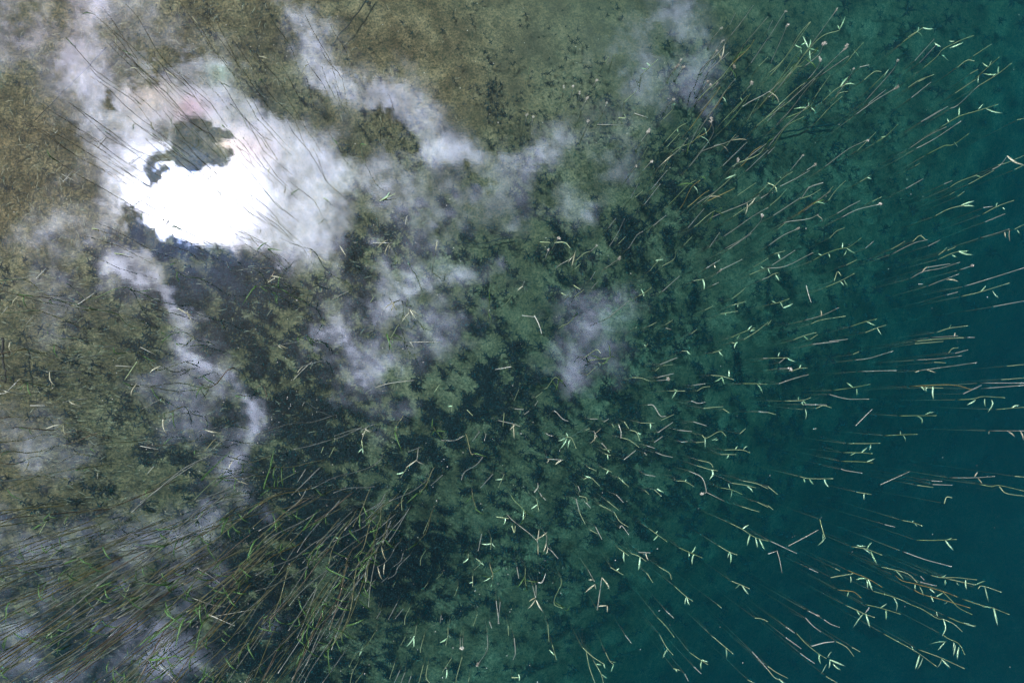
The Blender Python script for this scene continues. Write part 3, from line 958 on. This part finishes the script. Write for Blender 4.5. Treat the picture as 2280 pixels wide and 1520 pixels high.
def tube(pts, rads, n=5):
    V, Fc = [], []
    for i, p in enumerate(pts):
        a = pts[max(i-1, 0)]; b = pts[min(i+1, len(pts)-1)]; t = (b-a).normalized()
        u = t.orthogonal().normalized() if i == 0 else (u-t*u.dot(t)).normalized()
        v = t.cross(u)
        for k in range(n):
            c = 2*math.pi*k/n; V.append(p+(u*math.cos(c)+v*math.sin(c))*rads[i])
    for i in range(len(pts)-1):
        for k in range(n):
            k2 = (k+1) % n; Fc.append((i*n+k, i*n+k2, (i+1)*n+k2, (i+1)*n+k))
    Fc.append(tuple(range(n-1, -1, -1))); Fc.append(tuple(range((len(pts)-1)*n, len(pts)*n)))
    return V, Fc
def blade(pts, wid, roll=0.0):
    """a leaf: lens-shaped strip with a shallow keel and thickness"""
    V, Fc = [], []; n = len(pts); prof = [0.6, 0.95, 1.0, 0.8, 0.12]
    for i, p in enumerate(pts):
        a = pts[max(i-1, 0)]; b = pts[min(i+1, n-1)]; t = (b-a).normalized()
        s = t.cross(Vector((0, 0, 1)))
        s = s.normalized() if s.length > 1e-4 else Vector((1, 0, 0))
        up = s.cross(t); s = s*math.cos(roll)+up*math.sin(roll); up = s.cross(t)
        f = i/(n-1)*4; k = int(min(f, 3.999)); ww = wid*.5*(prof[k]*(1-(f-k))+prof[k+1]*(f-k))
        V += [p-s*ww+up*ww*.35, p, p+s*ww+up*ww*.35, p-up*.0012]
    for i in range(n-1):
        a = i*4; b = a+4
        Fc += [(a, a+1, b+1, b), (a+1, a+2, b+2, b+1), (a+2, a+3, b+3, b+2), (a+3, a, b, b+3)]
    Fc += [(3, 2, 1, 0), (4*n-4, 4*n-3, 4*n-2, 4*n-1)]
    return V, Fc
def spl(pts, m):
    """resample a polyline smoothly (Catmull-Rom) to m points"""
    P = [pts[0]*2-pts[1]]+list(pts)+[pts[-1]*2-pts[-2]]; out = []; ns = len(pts)-1
    for j in range(m):
        u = j/(m-1)*ns; i = min(int(u), ns-1); t = u-i
        a, b, c, d = P[i], P[i+1], P[i+2], P[i+3]
        out.append(0.5*((b*2)+(c-a)*t+(a*2-b*5+c*4-d)*t*t+(b*3-a-c*3+d)*t**3))
    return out
def plume(base, dirn, L):
    """a fluffy drooping seed head: many short curved filaments round a bent axis"""
    V, Fc = [], []
    sway = Vector((random.uniform(-1, 1), random.uniform(-1, 1), 0))*.5
    ax = [base+dirn*L*t+sway*L*t*t+Vector((0, 0, -.35*L*t*t)) for t in (0, .25, .5, .75, 1)]
    for i in range(34):
        t = random.random(); p = spl(ax, 9)[int(t*8)]
        o = Vector((random.gauss(0, 1), random.gauss(0, 1), random.gauss(0, .6))).normalized()
        ln = L*(.20+.16*math.sin(math.pi*t))
        q = p+o*ln*.6+dirn*ln*.35; r = q+o*ln*.3+Vector((0, 0, -ln*.3))
        s = o.cross(dirn+Vector((.1, .2, .3))).normalized()*L*.028; k = len(V)
        V += [p-s, p+s, q+s*1.5, q-s*1.5, r]
        Fc += [(k, k+1, k+2, k+3), (k+3, k+2, k+4)]
    a, b = tube(ax, [L*.05]*4+[L*.02], 4); k = len(V); V += a; Fc += [tuple(x+k for x in f) for f in b]
    return V, Fc
NADIR = Vector((0, 0, 0))
def on_water(px, py): return at(px, py, 0.0)
def heights(P0, P1):
    """height at which the sight line of P1 passes over the root of an upright reed standing at P0"""
    a = on_water(*P0).xy; b = on_water(*P1).xy
    ra = max(a.length, .05); k = b.dot(a)/ra/ra
    return min(max(HC*(1-1/k) if k > 1.0 else 0, 0.10), 2.5)
REEDS = []      # (kind, stem points above the water, leaves, photo base, photo tip, lean flags)
def add_reed(kind, stem, leaves, hmax=None):
    """stem / leaves: lists of photo points; places them at plausible heights over the water"""
    h = heights(stem[0], stem[-1]) if hmax is None else hmax
    seg = [0.0]
    for a, b in zip(stem[:-1], stem[1:]): seg.append(seg[-1]+math.hypot(a[0]-b[0], a[1]-b[1]))
    Ltot = max(seg[-1], 1e-3)
    if kind == 'f': pts = [at(p[0], p[1], .012+.02*random.random()) for p in stem]
    else: pts = [at(p[0], p[1], h*(s/Ltot)) for p, s in zip(stem, seg)]
    lv = []
    for lf in leaves:
        best = min(range(len(stem)-1), key=lambda i: _sd(lf[0], stem[i], stem[i+1])[0])
        t = _sd(lf[0], stem[best], stem[best+1])[1]
        z0 = pts[best].z*(1-t)+pts[best+1].z*t
        b3 = at(lf[0][0], lf[0][1], z0); L = (at(lf[-1][0], lf[-1][1], z0)-b3).length
        z1 = max(z0-.18*L, .02); q = [b3]
        if len(lf) == 3: q.append(at(lf[1][0], lf[1][1], z0+.10*L))
        else:
            mx, my = (lf[0][0]+lf[-1][0])/2, (lf[0][1]+lf[-1][1])/2
            nx, ny = -(lf[-1][1]-lf[0][1]), lf[-1][0]-lf[0][0]; s = random.uniform(-.09, .09)
            q.append(at(mx+nx*s, my+ny*s, z0+.13*L))
        q.append(at(lf[-1][0], lf[-1][1], z1)); lv.append(q)
    REEDS.append(dict(kind=kind, pts=pts, leaves=lv, b=stem[0], t=stem[-1], n=len(leaves), size=Ltot))
def _sd(p, a, b):
    dx, dy = b[0]-a[0], b[1]-a[1]; t = max(0, min(1, ((p[0]-a[0])*dx+(p[1]-a[1])*dy)/(dx*dx+dy*dy+1e-6)))
    return math.hypot(p[0]-a[0]-t*dx, p[1]-a[1]-t*dy), t
for (ox, oy), txt in TRACED.items():
    for line in txt.strip().splitlines():
        k, rest = line[0], line[2:]
        parts = [[(ox+float(q.split(',')[0])/4, oy+float(q.split(',')[1])/4) for q in s.split()] for s in rest.split('|')]
        if k == 'p':
            x, y = parts[0][0]; dx, dy = NX-x, NY-y; r = math.hypot(dx, dy); l = random.uniform(14, 30)
            add_reed('h', [(x+dx/r*l+random.uniform(-3, 3), y+dy/r*l+random.uniform(-3, 3)), (x, y)], [])
        else: add_reed(k, parts[0], parts[1:])
def radial(px, py, h, bend=.06, kind='s', nl=0, ls=(.25, .5)):
    """an upright reed rooted at a photo point, leaning and curving a little; drawn from its real height"""
    b = on_water(px, py); lean = Vector((random.gauss(.02, .055), random.gauss(-.02, .055), 0))*h
    sw = Vector((random.gauss(0, bend), random.gauss(0, bend), 0))*h
    pts = [b+lean*t+sw*math.sin(t*2.6)*t+Vector((0, 0, h*t)) for t in (0, .2, .4, .6, .8, 1)]
    lv = []
    for i in range(nl):
        t = random.uniform(.45, 1.0); k = int(min(t*5, 4.999)); p = pts[k].lerp(pts[k+1], t*5-k)
        a = random.uniform(-2.6, -.2) if random.random() < .75 else random.uniform(0, 6.28); L = random.uniform(*ls)
        d = Vector((math.cos(a), math.sin(a), 0)); lv.append([p, p+d*L*.55+Vector((0, 0, .2*L)), p+d*L+Vector((0, 0, random.uniform(-.35, .1)*L))])
    if kind == 'g':   # leading leaves at the tip
        p = pts[-1]; d = (pts[-1]-pts[-2]).normalized(); L = random.uniform(.15, .3); lv.append([p, p+d*L*.6, p+d*L*.9+Vector((lean.x, lean.y, -.05))])
    def pj(p):
        v = QC.inverted() @ (p-Vector((0, 0, HC))); return (CX+F*v.x/-v.z, CY-F*v.y/-v.z)
    b2, t2 = pj(pts[0]), pj(pts[-1])
    REEDS.append(dict(kind=kind, pts=pts, leaves=lv, b=b2, t=t2, n=len(lv), size=math.hypot(b2[0]-t2[0], b2[1]-t2[1]), grown=1))
# the dense bed in the lower left corner
cnt = 0
while cnt < 265:
    x = random.uniform(60, 960); y = random.uniform(960, 1540)
    lim = 1120-(x-100)*.06
    if y < lim and random.random() > .12: continue
    if x > 900-(y-1150)*.62 and y > 1000: continue
    if x > 800 and y < 1080: continue
    k = random.choices('gsyr', (.42, .42, .06, .10))[0]
    radial(x, y, random.uniform(1.1, 2.3), .035, k, random.choice((2, 3, 3, 4, 5)) if k == 'g' else 0, (.07, .19)); cnt += 1
# thin stalks standing against the sun's glare, upper left
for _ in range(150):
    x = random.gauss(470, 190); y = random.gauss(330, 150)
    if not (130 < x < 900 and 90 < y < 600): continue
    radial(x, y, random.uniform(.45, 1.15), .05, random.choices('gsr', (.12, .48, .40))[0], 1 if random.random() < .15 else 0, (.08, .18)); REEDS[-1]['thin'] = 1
# sparse ones on the left side and the middle
for _ in range(60):
    x = random.uniform(10, 640); y = random.uniform(600, 1080)
    radial(x, y, random.uniform(.3, 1.0), .12, random.choices('gsr', (.45, .3, .25))[0], random.choice((0, 1, 2)), (.08, .2))
for _ in range(46):
    x = random.uniform(640, 1350); y = random.uniform(560, 1300)
    radial(x, y, random.uniform(.5, 1.4), .10, random.choices('gs', (.6, .4))[0], random.choice((0, 1, 2, 3)), (.07, .16))
for _ in range(26):
    x = random.uniform(1450, 1800); y = random.uniform(150, 520)
    radial(x, y, random.uniform(.5, 1.1), .06, random.choices('gsy', (.5, .3, .2))[0], random.choice((0, 1, 2)), (.08, .2))

STEMM = dict(g='green_stem', y='yellow_stem', s='dry_stem', h='dry_stem', f='dry_stem', r='rust_stem')
def reed_geo(r):
    pts = r['pts']; k = r['kind']; out = []
    grown = r.get('grown'); rad = .0054 if k in 'sh' else (.0044 if k == 'f' else .0047)
    if grown: rad = .0050
    if r.get('thin'): rad = .0028
    if k == 'h': rad = .0052
    if k == 'f': S = spl(pts, 7) if len(pts) > 2 else [pts[0], pts[1]]; rads = [rad*(1-.3*i/(len(S)-1)) for i in range(len(S))]
    else:
        bz = -float(depth(pts[0].x, pts[0].y))+.02; d = pts[0]-pts[1] if len(pts) > 1 else Vector((0, 0, -1))
        w0 = pts[0]; root = Vector((pts[0].x+random.uniform(-.05, .05), pts[0].y+random.uniform(-.05, .05), bz))
        out.append(('submerged_stem', tube([root, w0.lerp(root, .5)+Vector((random.uniform(-.02, .02), random.uniform(-.02, .02), 0)), w0.lerp(root, .02)], [rad*.3, rad*.3, rad*.6], 4), 'algae_stem'))
        S = spl(list(pts), 3+3*len(pts)) if len(pts) > 2 else [pts[0].lerp(pts[1], i/5) for i in range(6)]; ln = len(S)
        rads = [rad*(1.05-.5*(i/(ln-1))**2) for i in range(ln)]
    out.append(('stem', tube(S, rads), 'olive_stem' if k == 'g' and grown and pts[0].x < .2 and pts[0].y < .6 else STEMM[k]))
    for lf in r['leaves']:
        L = (lf[-1]-lf[0]).length; wd = min(.024, .010+.042*L)*(.7 if grown else 1)
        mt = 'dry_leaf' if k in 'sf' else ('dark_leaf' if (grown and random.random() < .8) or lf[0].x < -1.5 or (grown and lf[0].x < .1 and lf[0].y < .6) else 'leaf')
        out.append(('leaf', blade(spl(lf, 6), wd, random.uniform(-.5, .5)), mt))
    if k == 'h':
        d = (pts[-1]-pts[-2]).normalized(); out.append(('seed_head', plume(pts[-1], d, random.uniform(.045, .085)), 'plume'))
    return out
# ------------------------------------------------------------------ words for the labels
def place(px, py):
    cxn = ['far left', 'left', 'left centre', 'centre', 'right centre', 'right', 'far right'][min(6, max(0, int(px/2280*7)))]
    cyn = ['top', 'upper', 'middle', 'lower', 'bottom'][min(4, max(0, int(py/1520*5)))]
    return cyn, cxn
def over(px, py):
    if px < 700 and py > 1050: return 'dense reed bed'
    if math.hypot(px-450, py-440) < 150: return "sun's white glare"
    if px < 760 and py < 650: return 'mirrored cloud'
    if px < 700: return 'brown shallows'
    if px < 1350 and py > 300: return 'weedy green water'
    if px < 1500: return 'olive shallows'
    if px > 1900 and py > 900: return 'dark blue water'
    return 'teal water'
ORD = 'topmost second third fourth fifth sixth seventh eighth ninth tenth eleventh twelfth thirteenth fourteenth fifteenth sixteenth seventeenth eighteenth nineteenth twentieth'.split()
ORD += ['twenty-'+w_ for w_ in 'first second third fourth fifth sixth seventh eighth ninth'.split()]+['thirtieth']+['thirty-'+w_ for w_ in 'first second third fourth fifth sixth seventh eighth ninth'.split()]+['fortieth']+['forty-'+w_ for w_ in 'first second third fourth fifth sixth seventh eighth ninth'.split()]+['fiftieth']+['fifty-'+w_ for w_ in 'first second third fourth fifth sixth seventh eighth ninth'.split()]
NUM = ['no', 'one', 'two', 'three', 'four', 'five', 'six', 'seven', 'eight']
for w_ in ('sixty', 'seventy'): ORD += [w_[:-1]+'ieth']+[w_+'-'+v_ for v_ in 'first second third fourth fifth sixth seventh eighth ninth'.split()]
def make_labels(items):
    """items: dicts with look, x, y -> unique labels by look, then by order within a named area"""
    groups = {}
    for it in items:
        cyn, cxn = place(it['x'], it['y']); groups.setdefault((it['look'], over(it['x'], it['y']), cyn, cxn), []).append(it)
    for (look, ov, cyn, cxn), g in groups.items():
        g.sort(key=lambda i: i['y'])
        for n, it in enumerate(g):
            if len(g) == 1: it['label'] = '%s over %s, only one %s %s' % (look, ov, cyn, cxn)
            else: it['label'] = '%s over %s, %s from top, %s %s' % (look, ov, ORD[n], cyn, cxn)
            it['label'] = it['label'].replace('topmost from top', 'topmost')
for r in REEDS:
    k = r['kind']; dx, dy = r['t'][0]-r['b'][0], r['t'][1]-r['b'][1]
    sz = 'longest' if r['size'] > 330 else 'lengthy' if r['size'] > 235 else 'tall' if r['size'] > 165 else 'long' if r['size'] > 95 else ('short' if r['size'] < 38 else '')
    if k in 'gy':
        look = ' '.join(x for x in (sz, 'yellowing' if k == 'y' else 'green', 'reed', 'with %s %s' % (NUM[min(r['n'], 8)], 'leaf' if r['n'] == 1 else 'leaves') if r['n'] else 'shoot') if x)
        cat = 'reed'
    elif k == 's': look = ' '.join(x for x in (sz, 'pale dry stalk' if not r['n'] else 'dry stalk') if x)+(' with dead leaves' if r['n'] else ''); cat = 'dry reed'
    elif k == 'r': look = ' '.join(x for x in (sz, 'brown reed stalk') if x); cat = 'dry reed'
    elif k == 'h': look = ' '.join(x for x in (sz, 'reed with pale seed head') if x); cat = 'flowering reed'
    else: look = ' '.join(x for x in (sz, 'loose stalk lying flat') if x); cat = 'loose stalk'
    r['look'] = look; r['cat'] = cat; r['x'] = min(2279, max(0, (r['b'][0]+r['t'][0])/2)); r['y'] = min(1519, max(0, (r['b'][1]+r['t'][1])/2))
NAMES = {'reed': 'green_reed', 'dry reed': 'dry_reed', 'flowering reed': 'flowering_reed', 'loose stalk': 'floating_stalk'}
GROUPS = {'reed': 'green reeds standing in the lake', 'dry reed': 'dry reed stalks standing in the lake', 'flowering reed': 'reeds with pale seed heads', 'loose stalk': 'loose stalks lying on the water'}
single, rest = [], []
for c in NAMES:
    g = sorted([r for r in REEDS if r['cat'] == c], key=lambda r: -(r['size']+22*r['n'])); single += g[:298]; rest += g[298:]
make_labels(single)
for r in single:
    geo = reed_geo(r); p0 = r['pts'][0]; nm = NAMES[r['cat']]
    org = Vector((p0.x, p0.y, p0.z if r['kind'] == 'f' else -float(depth(p0.x, p0.y))+.02))
    if len(geo) == 1:
        V, Fc = geo[0][1]; o = link(nm, mesh_from(nm, [v-org for v in V], Fc, M[geo[0][2]], True)); o.location = org
    else:
        o = bpy.data.objects.new(nm, None); col.objects.link(o); o.location = org; o.empty_display_size = .05
        for part, (V, Fc), mt in geo:
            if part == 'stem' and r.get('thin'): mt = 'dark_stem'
            link(part, mesh_from(part, [v-org for v in V], Fc, M[mt], part != 'seed_head'), o)
    o['label'] = r['label']; o['category'] = r['cat']; o['group'] = GROUPS[r['cat']]
class Pile:
    def __init__(s): s.V = []; s.F = []; s.m = []
    def add(s, V, Fc, mi=0):
        k = len(s.V); s.V += V; s.F += [tuple(x+k for x in f) for f in Fc]; s.m += [mi]*len(Fc)
    def build(s, name, mats, **props): return link(name, mesh_from(name, s.V, s.F, mats=[M[x] for x in mats], mi=s.m), None, **props)
if rest:
    pl = Pile(); ms = []
    for r in rest:
        for part, (V, Fc), mt in reed_geo(r):
            if mt not in ms: ms.append(mt)
            pl.add(V, Fc, ms.index(mt))
    pl.build('small_reeds', ms, kind='stuff', label='thin small reeds scattered between the larger ones', category='reeds')
# ------------------------------------------------------------------ submerged weed, litter, specks
def tuft(c, size, n, rise=.35):
    V, Fc = [], []; a0 = random.uniform(0, 6.28)
    for i in range(n):
        a = a0+i*6.283/n+random.gauss(0, .35); L = size*random.uniform(.5, 1.2); d = Vector((math.cos(a), math.sin(a), 0)); s = Vector((-d.y, d.x, 0))*size*random.uniform(.07, .13)
        up = Vector((0, 0, L*rise*random.uniform(.5, 1.3))); k = len(V)
        b = s.cross(d)*0
        V += [c-s*.6, c+s*.6, c+d*L*.5+s*1.1+up, c+d*L*.5-s*1.1+up, c+d*L+up*.6+Vector((random.uniform(-.2, .2)*L, random.uniform(-.2, .2)*L, 0)), c+d*L*.5+up*1.25]
        Fc += [(k, k+1, k+5), (k+1, k+2, k+5), (k+3, k, k+5), (k+2, k+4, k+5), (k+4, k+3, k+5), (k+3, k+2, k+1, k), (k+2, k+3, k+4)]
    return V, Fc
WZ = [  # photo-space zones: centre, radii, weight
 (760,1190,260,160,1.6),(480,1400,360,180,1.3),(200,1480,260,110,1.0),(850,1230,120,90,2.0), (560,1350,300,200,.8), (900,900,200,130,.8), (1150,850,330,180,.75), (1320,560,260,140,.7), (1500,260,230,110,.7), (1300,1050,330,130,.6),
 (620,760,210,180,.85), (1600,950,330,300,.5), (1850,600,200,250,.22), (430,610,200,70,1.2), (640,960,260,120,.9), (200,900,260,200,.10), (1000,1000,200,160,.9), (840,290,150,90,.55), (1050,440,160,90,.75), (1150,380,90,60,.6), (1600,330,160,70,.7), (1720,230,160,60,.55), (1450,420,130,70,.6), (1700,620,240,150,.32),
 (1120,230,45,70,.6), (330,1180,280,110,.3), (850,560,120,50,.7), (1180,1290,300,120,.45), (640,120,120,80,.3), (640,240,140,70,.4), (1250,720,160,160,.5), (1900,330,120,90,.25), (1080,1130,260,120,.35)]
def weed_w(x, y):
    w_ = .05
    for cx_, cy_, rx, ry, k in WZ: w_ = max(w_, k*math.exp(-(((x-cx_)/rx)**2+((y-cy_)/ry)**2)*.8))
    return w_
clump = .22*vnoise((1600, 2400), 90, 300)+.40*vnoise((1600, 2400), 28, 301)+.38*vnoise((1600, 2400), 13, 302)
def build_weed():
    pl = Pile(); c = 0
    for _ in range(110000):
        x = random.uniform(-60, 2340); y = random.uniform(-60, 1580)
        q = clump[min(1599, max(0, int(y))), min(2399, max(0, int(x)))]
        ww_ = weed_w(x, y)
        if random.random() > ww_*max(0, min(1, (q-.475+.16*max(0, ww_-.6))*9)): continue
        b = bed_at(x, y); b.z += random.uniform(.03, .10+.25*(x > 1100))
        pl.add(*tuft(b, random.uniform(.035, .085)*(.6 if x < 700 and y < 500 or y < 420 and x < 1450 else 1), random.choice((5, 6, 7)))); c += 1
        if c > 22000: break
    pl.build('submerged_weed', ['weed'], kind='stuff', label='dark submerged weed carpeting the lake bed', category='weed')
    # litter: fine broken stalks over the left shallows
    pl = Pile()
    for _ in range(15000):
        x = random.triangular(-60, 1100, 100); y = random.uniform(-60, 1560)
        if random.random() < (x/1400): continue
        b = bed_at(x, y); b.z += random.uniform(.02, .16)
        a = random.gauss(.05, .35) if y > 560 else random.uniform(0, 3.14); L = random.uniform(.02, .11)
        d = Vector((math.cos(a), math.sin(a), random.uniform(-.1, .1)))*L; mi = 0 if random.random() < .86 else 1
        V, Fc = tube([b, b+d*.5+Vector((random.gauss(0, .08)*L, random.gauss(0, .08)*L, .01)), b+d], [.0025, .0038, .0015], 3); pl.add(V, Fc, mi)
    pl.build('plant_litter', ['litter_dark', 'litter_pale'], kind='stuff', label='fine broken stalks and litter strewn over the shallow bed', category='litter')
    pl = Pile()
    for _ in range(620):
        x = random.uniform(0, 2280) if random.random() < .3 else random.triangular(0, 1600, 600); y = random.uniform(0, 1520)
        p = at(x, y, .004); s = random.uniform(.003, .0075); k = random.randint(4, 6); a0 = random.random()*6
        ring = [p+Vector((math.cos(a0+6.283*i/k)*s*random.uniform(.6, 1.1), math.sin(a0+6.283*i/k)*s*random.uniform(.6, 1.1), 0)) for i in range(k)]
        V = ring+[p+Vector((0, 0, s*.7))]; pl.add(V, [(i, (i+1) % k, k) for i in range(k)]+[tuple(range(k-1, -1, -1))])
    pl.build('floating_petals', ['petal'], kind='stuff', label='tiny white petals and fluff floating on the water', category='petals')
build_weed()
# dark tufts one can tell apart on the open bed to the right
TUFTS = []
TR = """2195,45 2212,50 1982,60 2070,40 2148,40 2100,45 1852,45 1840,70 2130,60 2168,88 2212,95 2250,108 2065,85 1990,100 2040,100 1935,140 1955,135 1972,145 1975,165 2010,170 2035,150
2120,190 2135,198 2160,232 2025,230 2045,235 2090,185 2235,188 2240,190 1700,560 1820,520 1935,525 1992,485 2075,408 2150,410 2185,418 2000,425 2008,440 2020,410 1810,525 1825,535 2015,505
2040,520 1930,590 1955,600 2035,560 2075,560 2155,575 2230,560 2235,585 2220,545 1745,640 1920,655 1990,650 2060,660 2100,680 2125,695 2240,615 2270,610 1745,745 1865,735 1905,725 2055,715
2065,665 2150,700 2205,718 2180,800 1945,780 1855,795 1820,800 1980,825 2030,840 1800,860 1975,865 2160,805 2190,785 1920,920 1955,915 1890,905 2195,930 2230,935 2130,925 1845,940 1900,965 1960,990
2070,995 2085,980 2045,1015 2150,1020 1785,1020 1810,990 1800,1060 1830,1100 1850,1085 1930,1080 1910,1075 1985,1085 1770,1125 1735,1075 1740,1060 2060,1120 1900,1170 1950,1185 1930,1160 1730,1180
1865,1230 1900,1225 1900,1245 1780,1260 1830,1300 1775,1330 1920,1395 1890,1385 1770,1355 1600,1345 1560,1380 1500,1370 1380,1160 1420,1180 1330,1145 1360,1240 1240,1230 1180,1180 1230,1370 1440,1330 1530,1170 1750,1460 1700,1440
1320,1380 1280,1400 1170,1480 1200,1470 1260,1490 990,1210 1000,1265 1020,1275 1090,1185 1080,1250 1060,1330 1030,1345 930,1300 1150,1220 1205,1260""".split()
for s in TR:
    x, y = map(float, s.split(',')); x += random.uniform(-3, 3); y += random.uniform(-3, 3)
    b = bed_at(x, y)+Vector((0, 0, .12+.35*max(0, (x-1500)/700))); big = random.random() < .35
    TUFTS.append(dict(x=x, y=y, b=b, big=big, look=('large dark weed tuft' if big else 'small dark weed tuft')))
make_labels(TUFTS)
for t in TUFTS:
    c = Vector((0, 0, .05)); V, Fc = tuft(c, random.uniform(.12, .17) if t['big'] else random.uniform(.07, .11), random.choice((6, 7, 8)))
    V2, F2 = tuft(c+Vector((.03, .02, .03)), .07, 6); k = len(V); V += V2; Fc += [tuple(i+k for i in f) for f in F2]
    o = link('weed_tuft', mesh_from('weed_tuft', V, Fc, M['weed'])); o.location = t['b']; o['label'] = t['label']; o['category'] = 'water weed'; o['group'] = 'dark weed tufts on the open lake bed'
# sunken branches and a stake
def branch(name, pts, r, label, cat, twigs=(), z=.08, mat='wood'):
    P = [bed_at(*p)+Vector((0, 0, z+r)) for p in pts]; S = spl(P, 14); org = S[0].copy()
    S = [p+Vector((random.gauss(0, r*.5), random.gauss(0, r*.5), 0)) for p in S]
    e = bpy.data.objects.new(name, None); col.objects.link(e); e.location = org; e['label'] = label; e['category'] = cat
    V, Fc = tube([p-org for p in S], [r*(1-.6*i/13) for i in range(14)], 7); link('limb', mesh_from('limb', V, Fc, M[mat], True), e)
    for a, b in twigs:
        A, B = bed_at(*a)+Vector((0, 0, z+r)), bed_at(*b)+Vector((0, 0, z+r*2)); Mi = (A+B)/2+Vector((random.uniform(-.02, .02), random.uniform(-.02, .02), .02))
        V, Fc = tube([A-org, Mi-org, B-org], [r*.5, r*.4, r*.15], 5); link('twig', mesh_from('twig', V, Fc, M[mat], True), e)
branch('sunken_branch', [(1620, 230), (1670, 234), (1720, 240), (1765, 246)], .022, 'thick dark sunken branch among the weed, upper of the two on the right', 'branch', [((1700, 237), (1735, 225)), ((1660, 233), (1640, 250))])
branch('sunken_branch', [(1850, 285), (1800, 290), (1720, 304), (1650, 322)], .018, 'long dark curved sunken branch below the thicker one on the right', 'branch', [((1790, 291), (1830, 300)), ((1740, 300), (1700, 290))])
branch('sunken_branch', [(1142, 533), (1110, 537), (1080, 545), (1045, 546)], .011, 'thin wavy dark sunken branch near the centre beside olive weed', 'branch', [((1100, 539), (1120, 546))])
branch('sunken_stake', [(38, 755), (40, 790), (44, 825), (48, 852)], .016, 'dark upright stick with crossing twigs at the far left edge', 'stick', [((28, 835), (62, 834)), ((30, 848), (64, 846))], .25)
branch('sunken_stake', [(250, 120), (205, 170), (150, 225), (95, 280)], .008, 'thin dark straight stick sunken near the top left corner', 'stick', [((180, 200), (160, 195))], .15)
branch('sunken_stake', [(830, 0), (790, 60), (755, 100), (735, 150)], .009, 'thin dark straight stick sunken right of the long mirrored cloud streak', 'stick', [((790, 60), (780, 50))], .15)
branch('sunken_stake', [(1318, 935), (1270, 970), (1210, 1000), (1155, 1006)], .008, 'long thin brown stalk lying on the bed near the centre', 'stick', [((1210, 1000), (1200, 990))], .2, 'rust_stem')
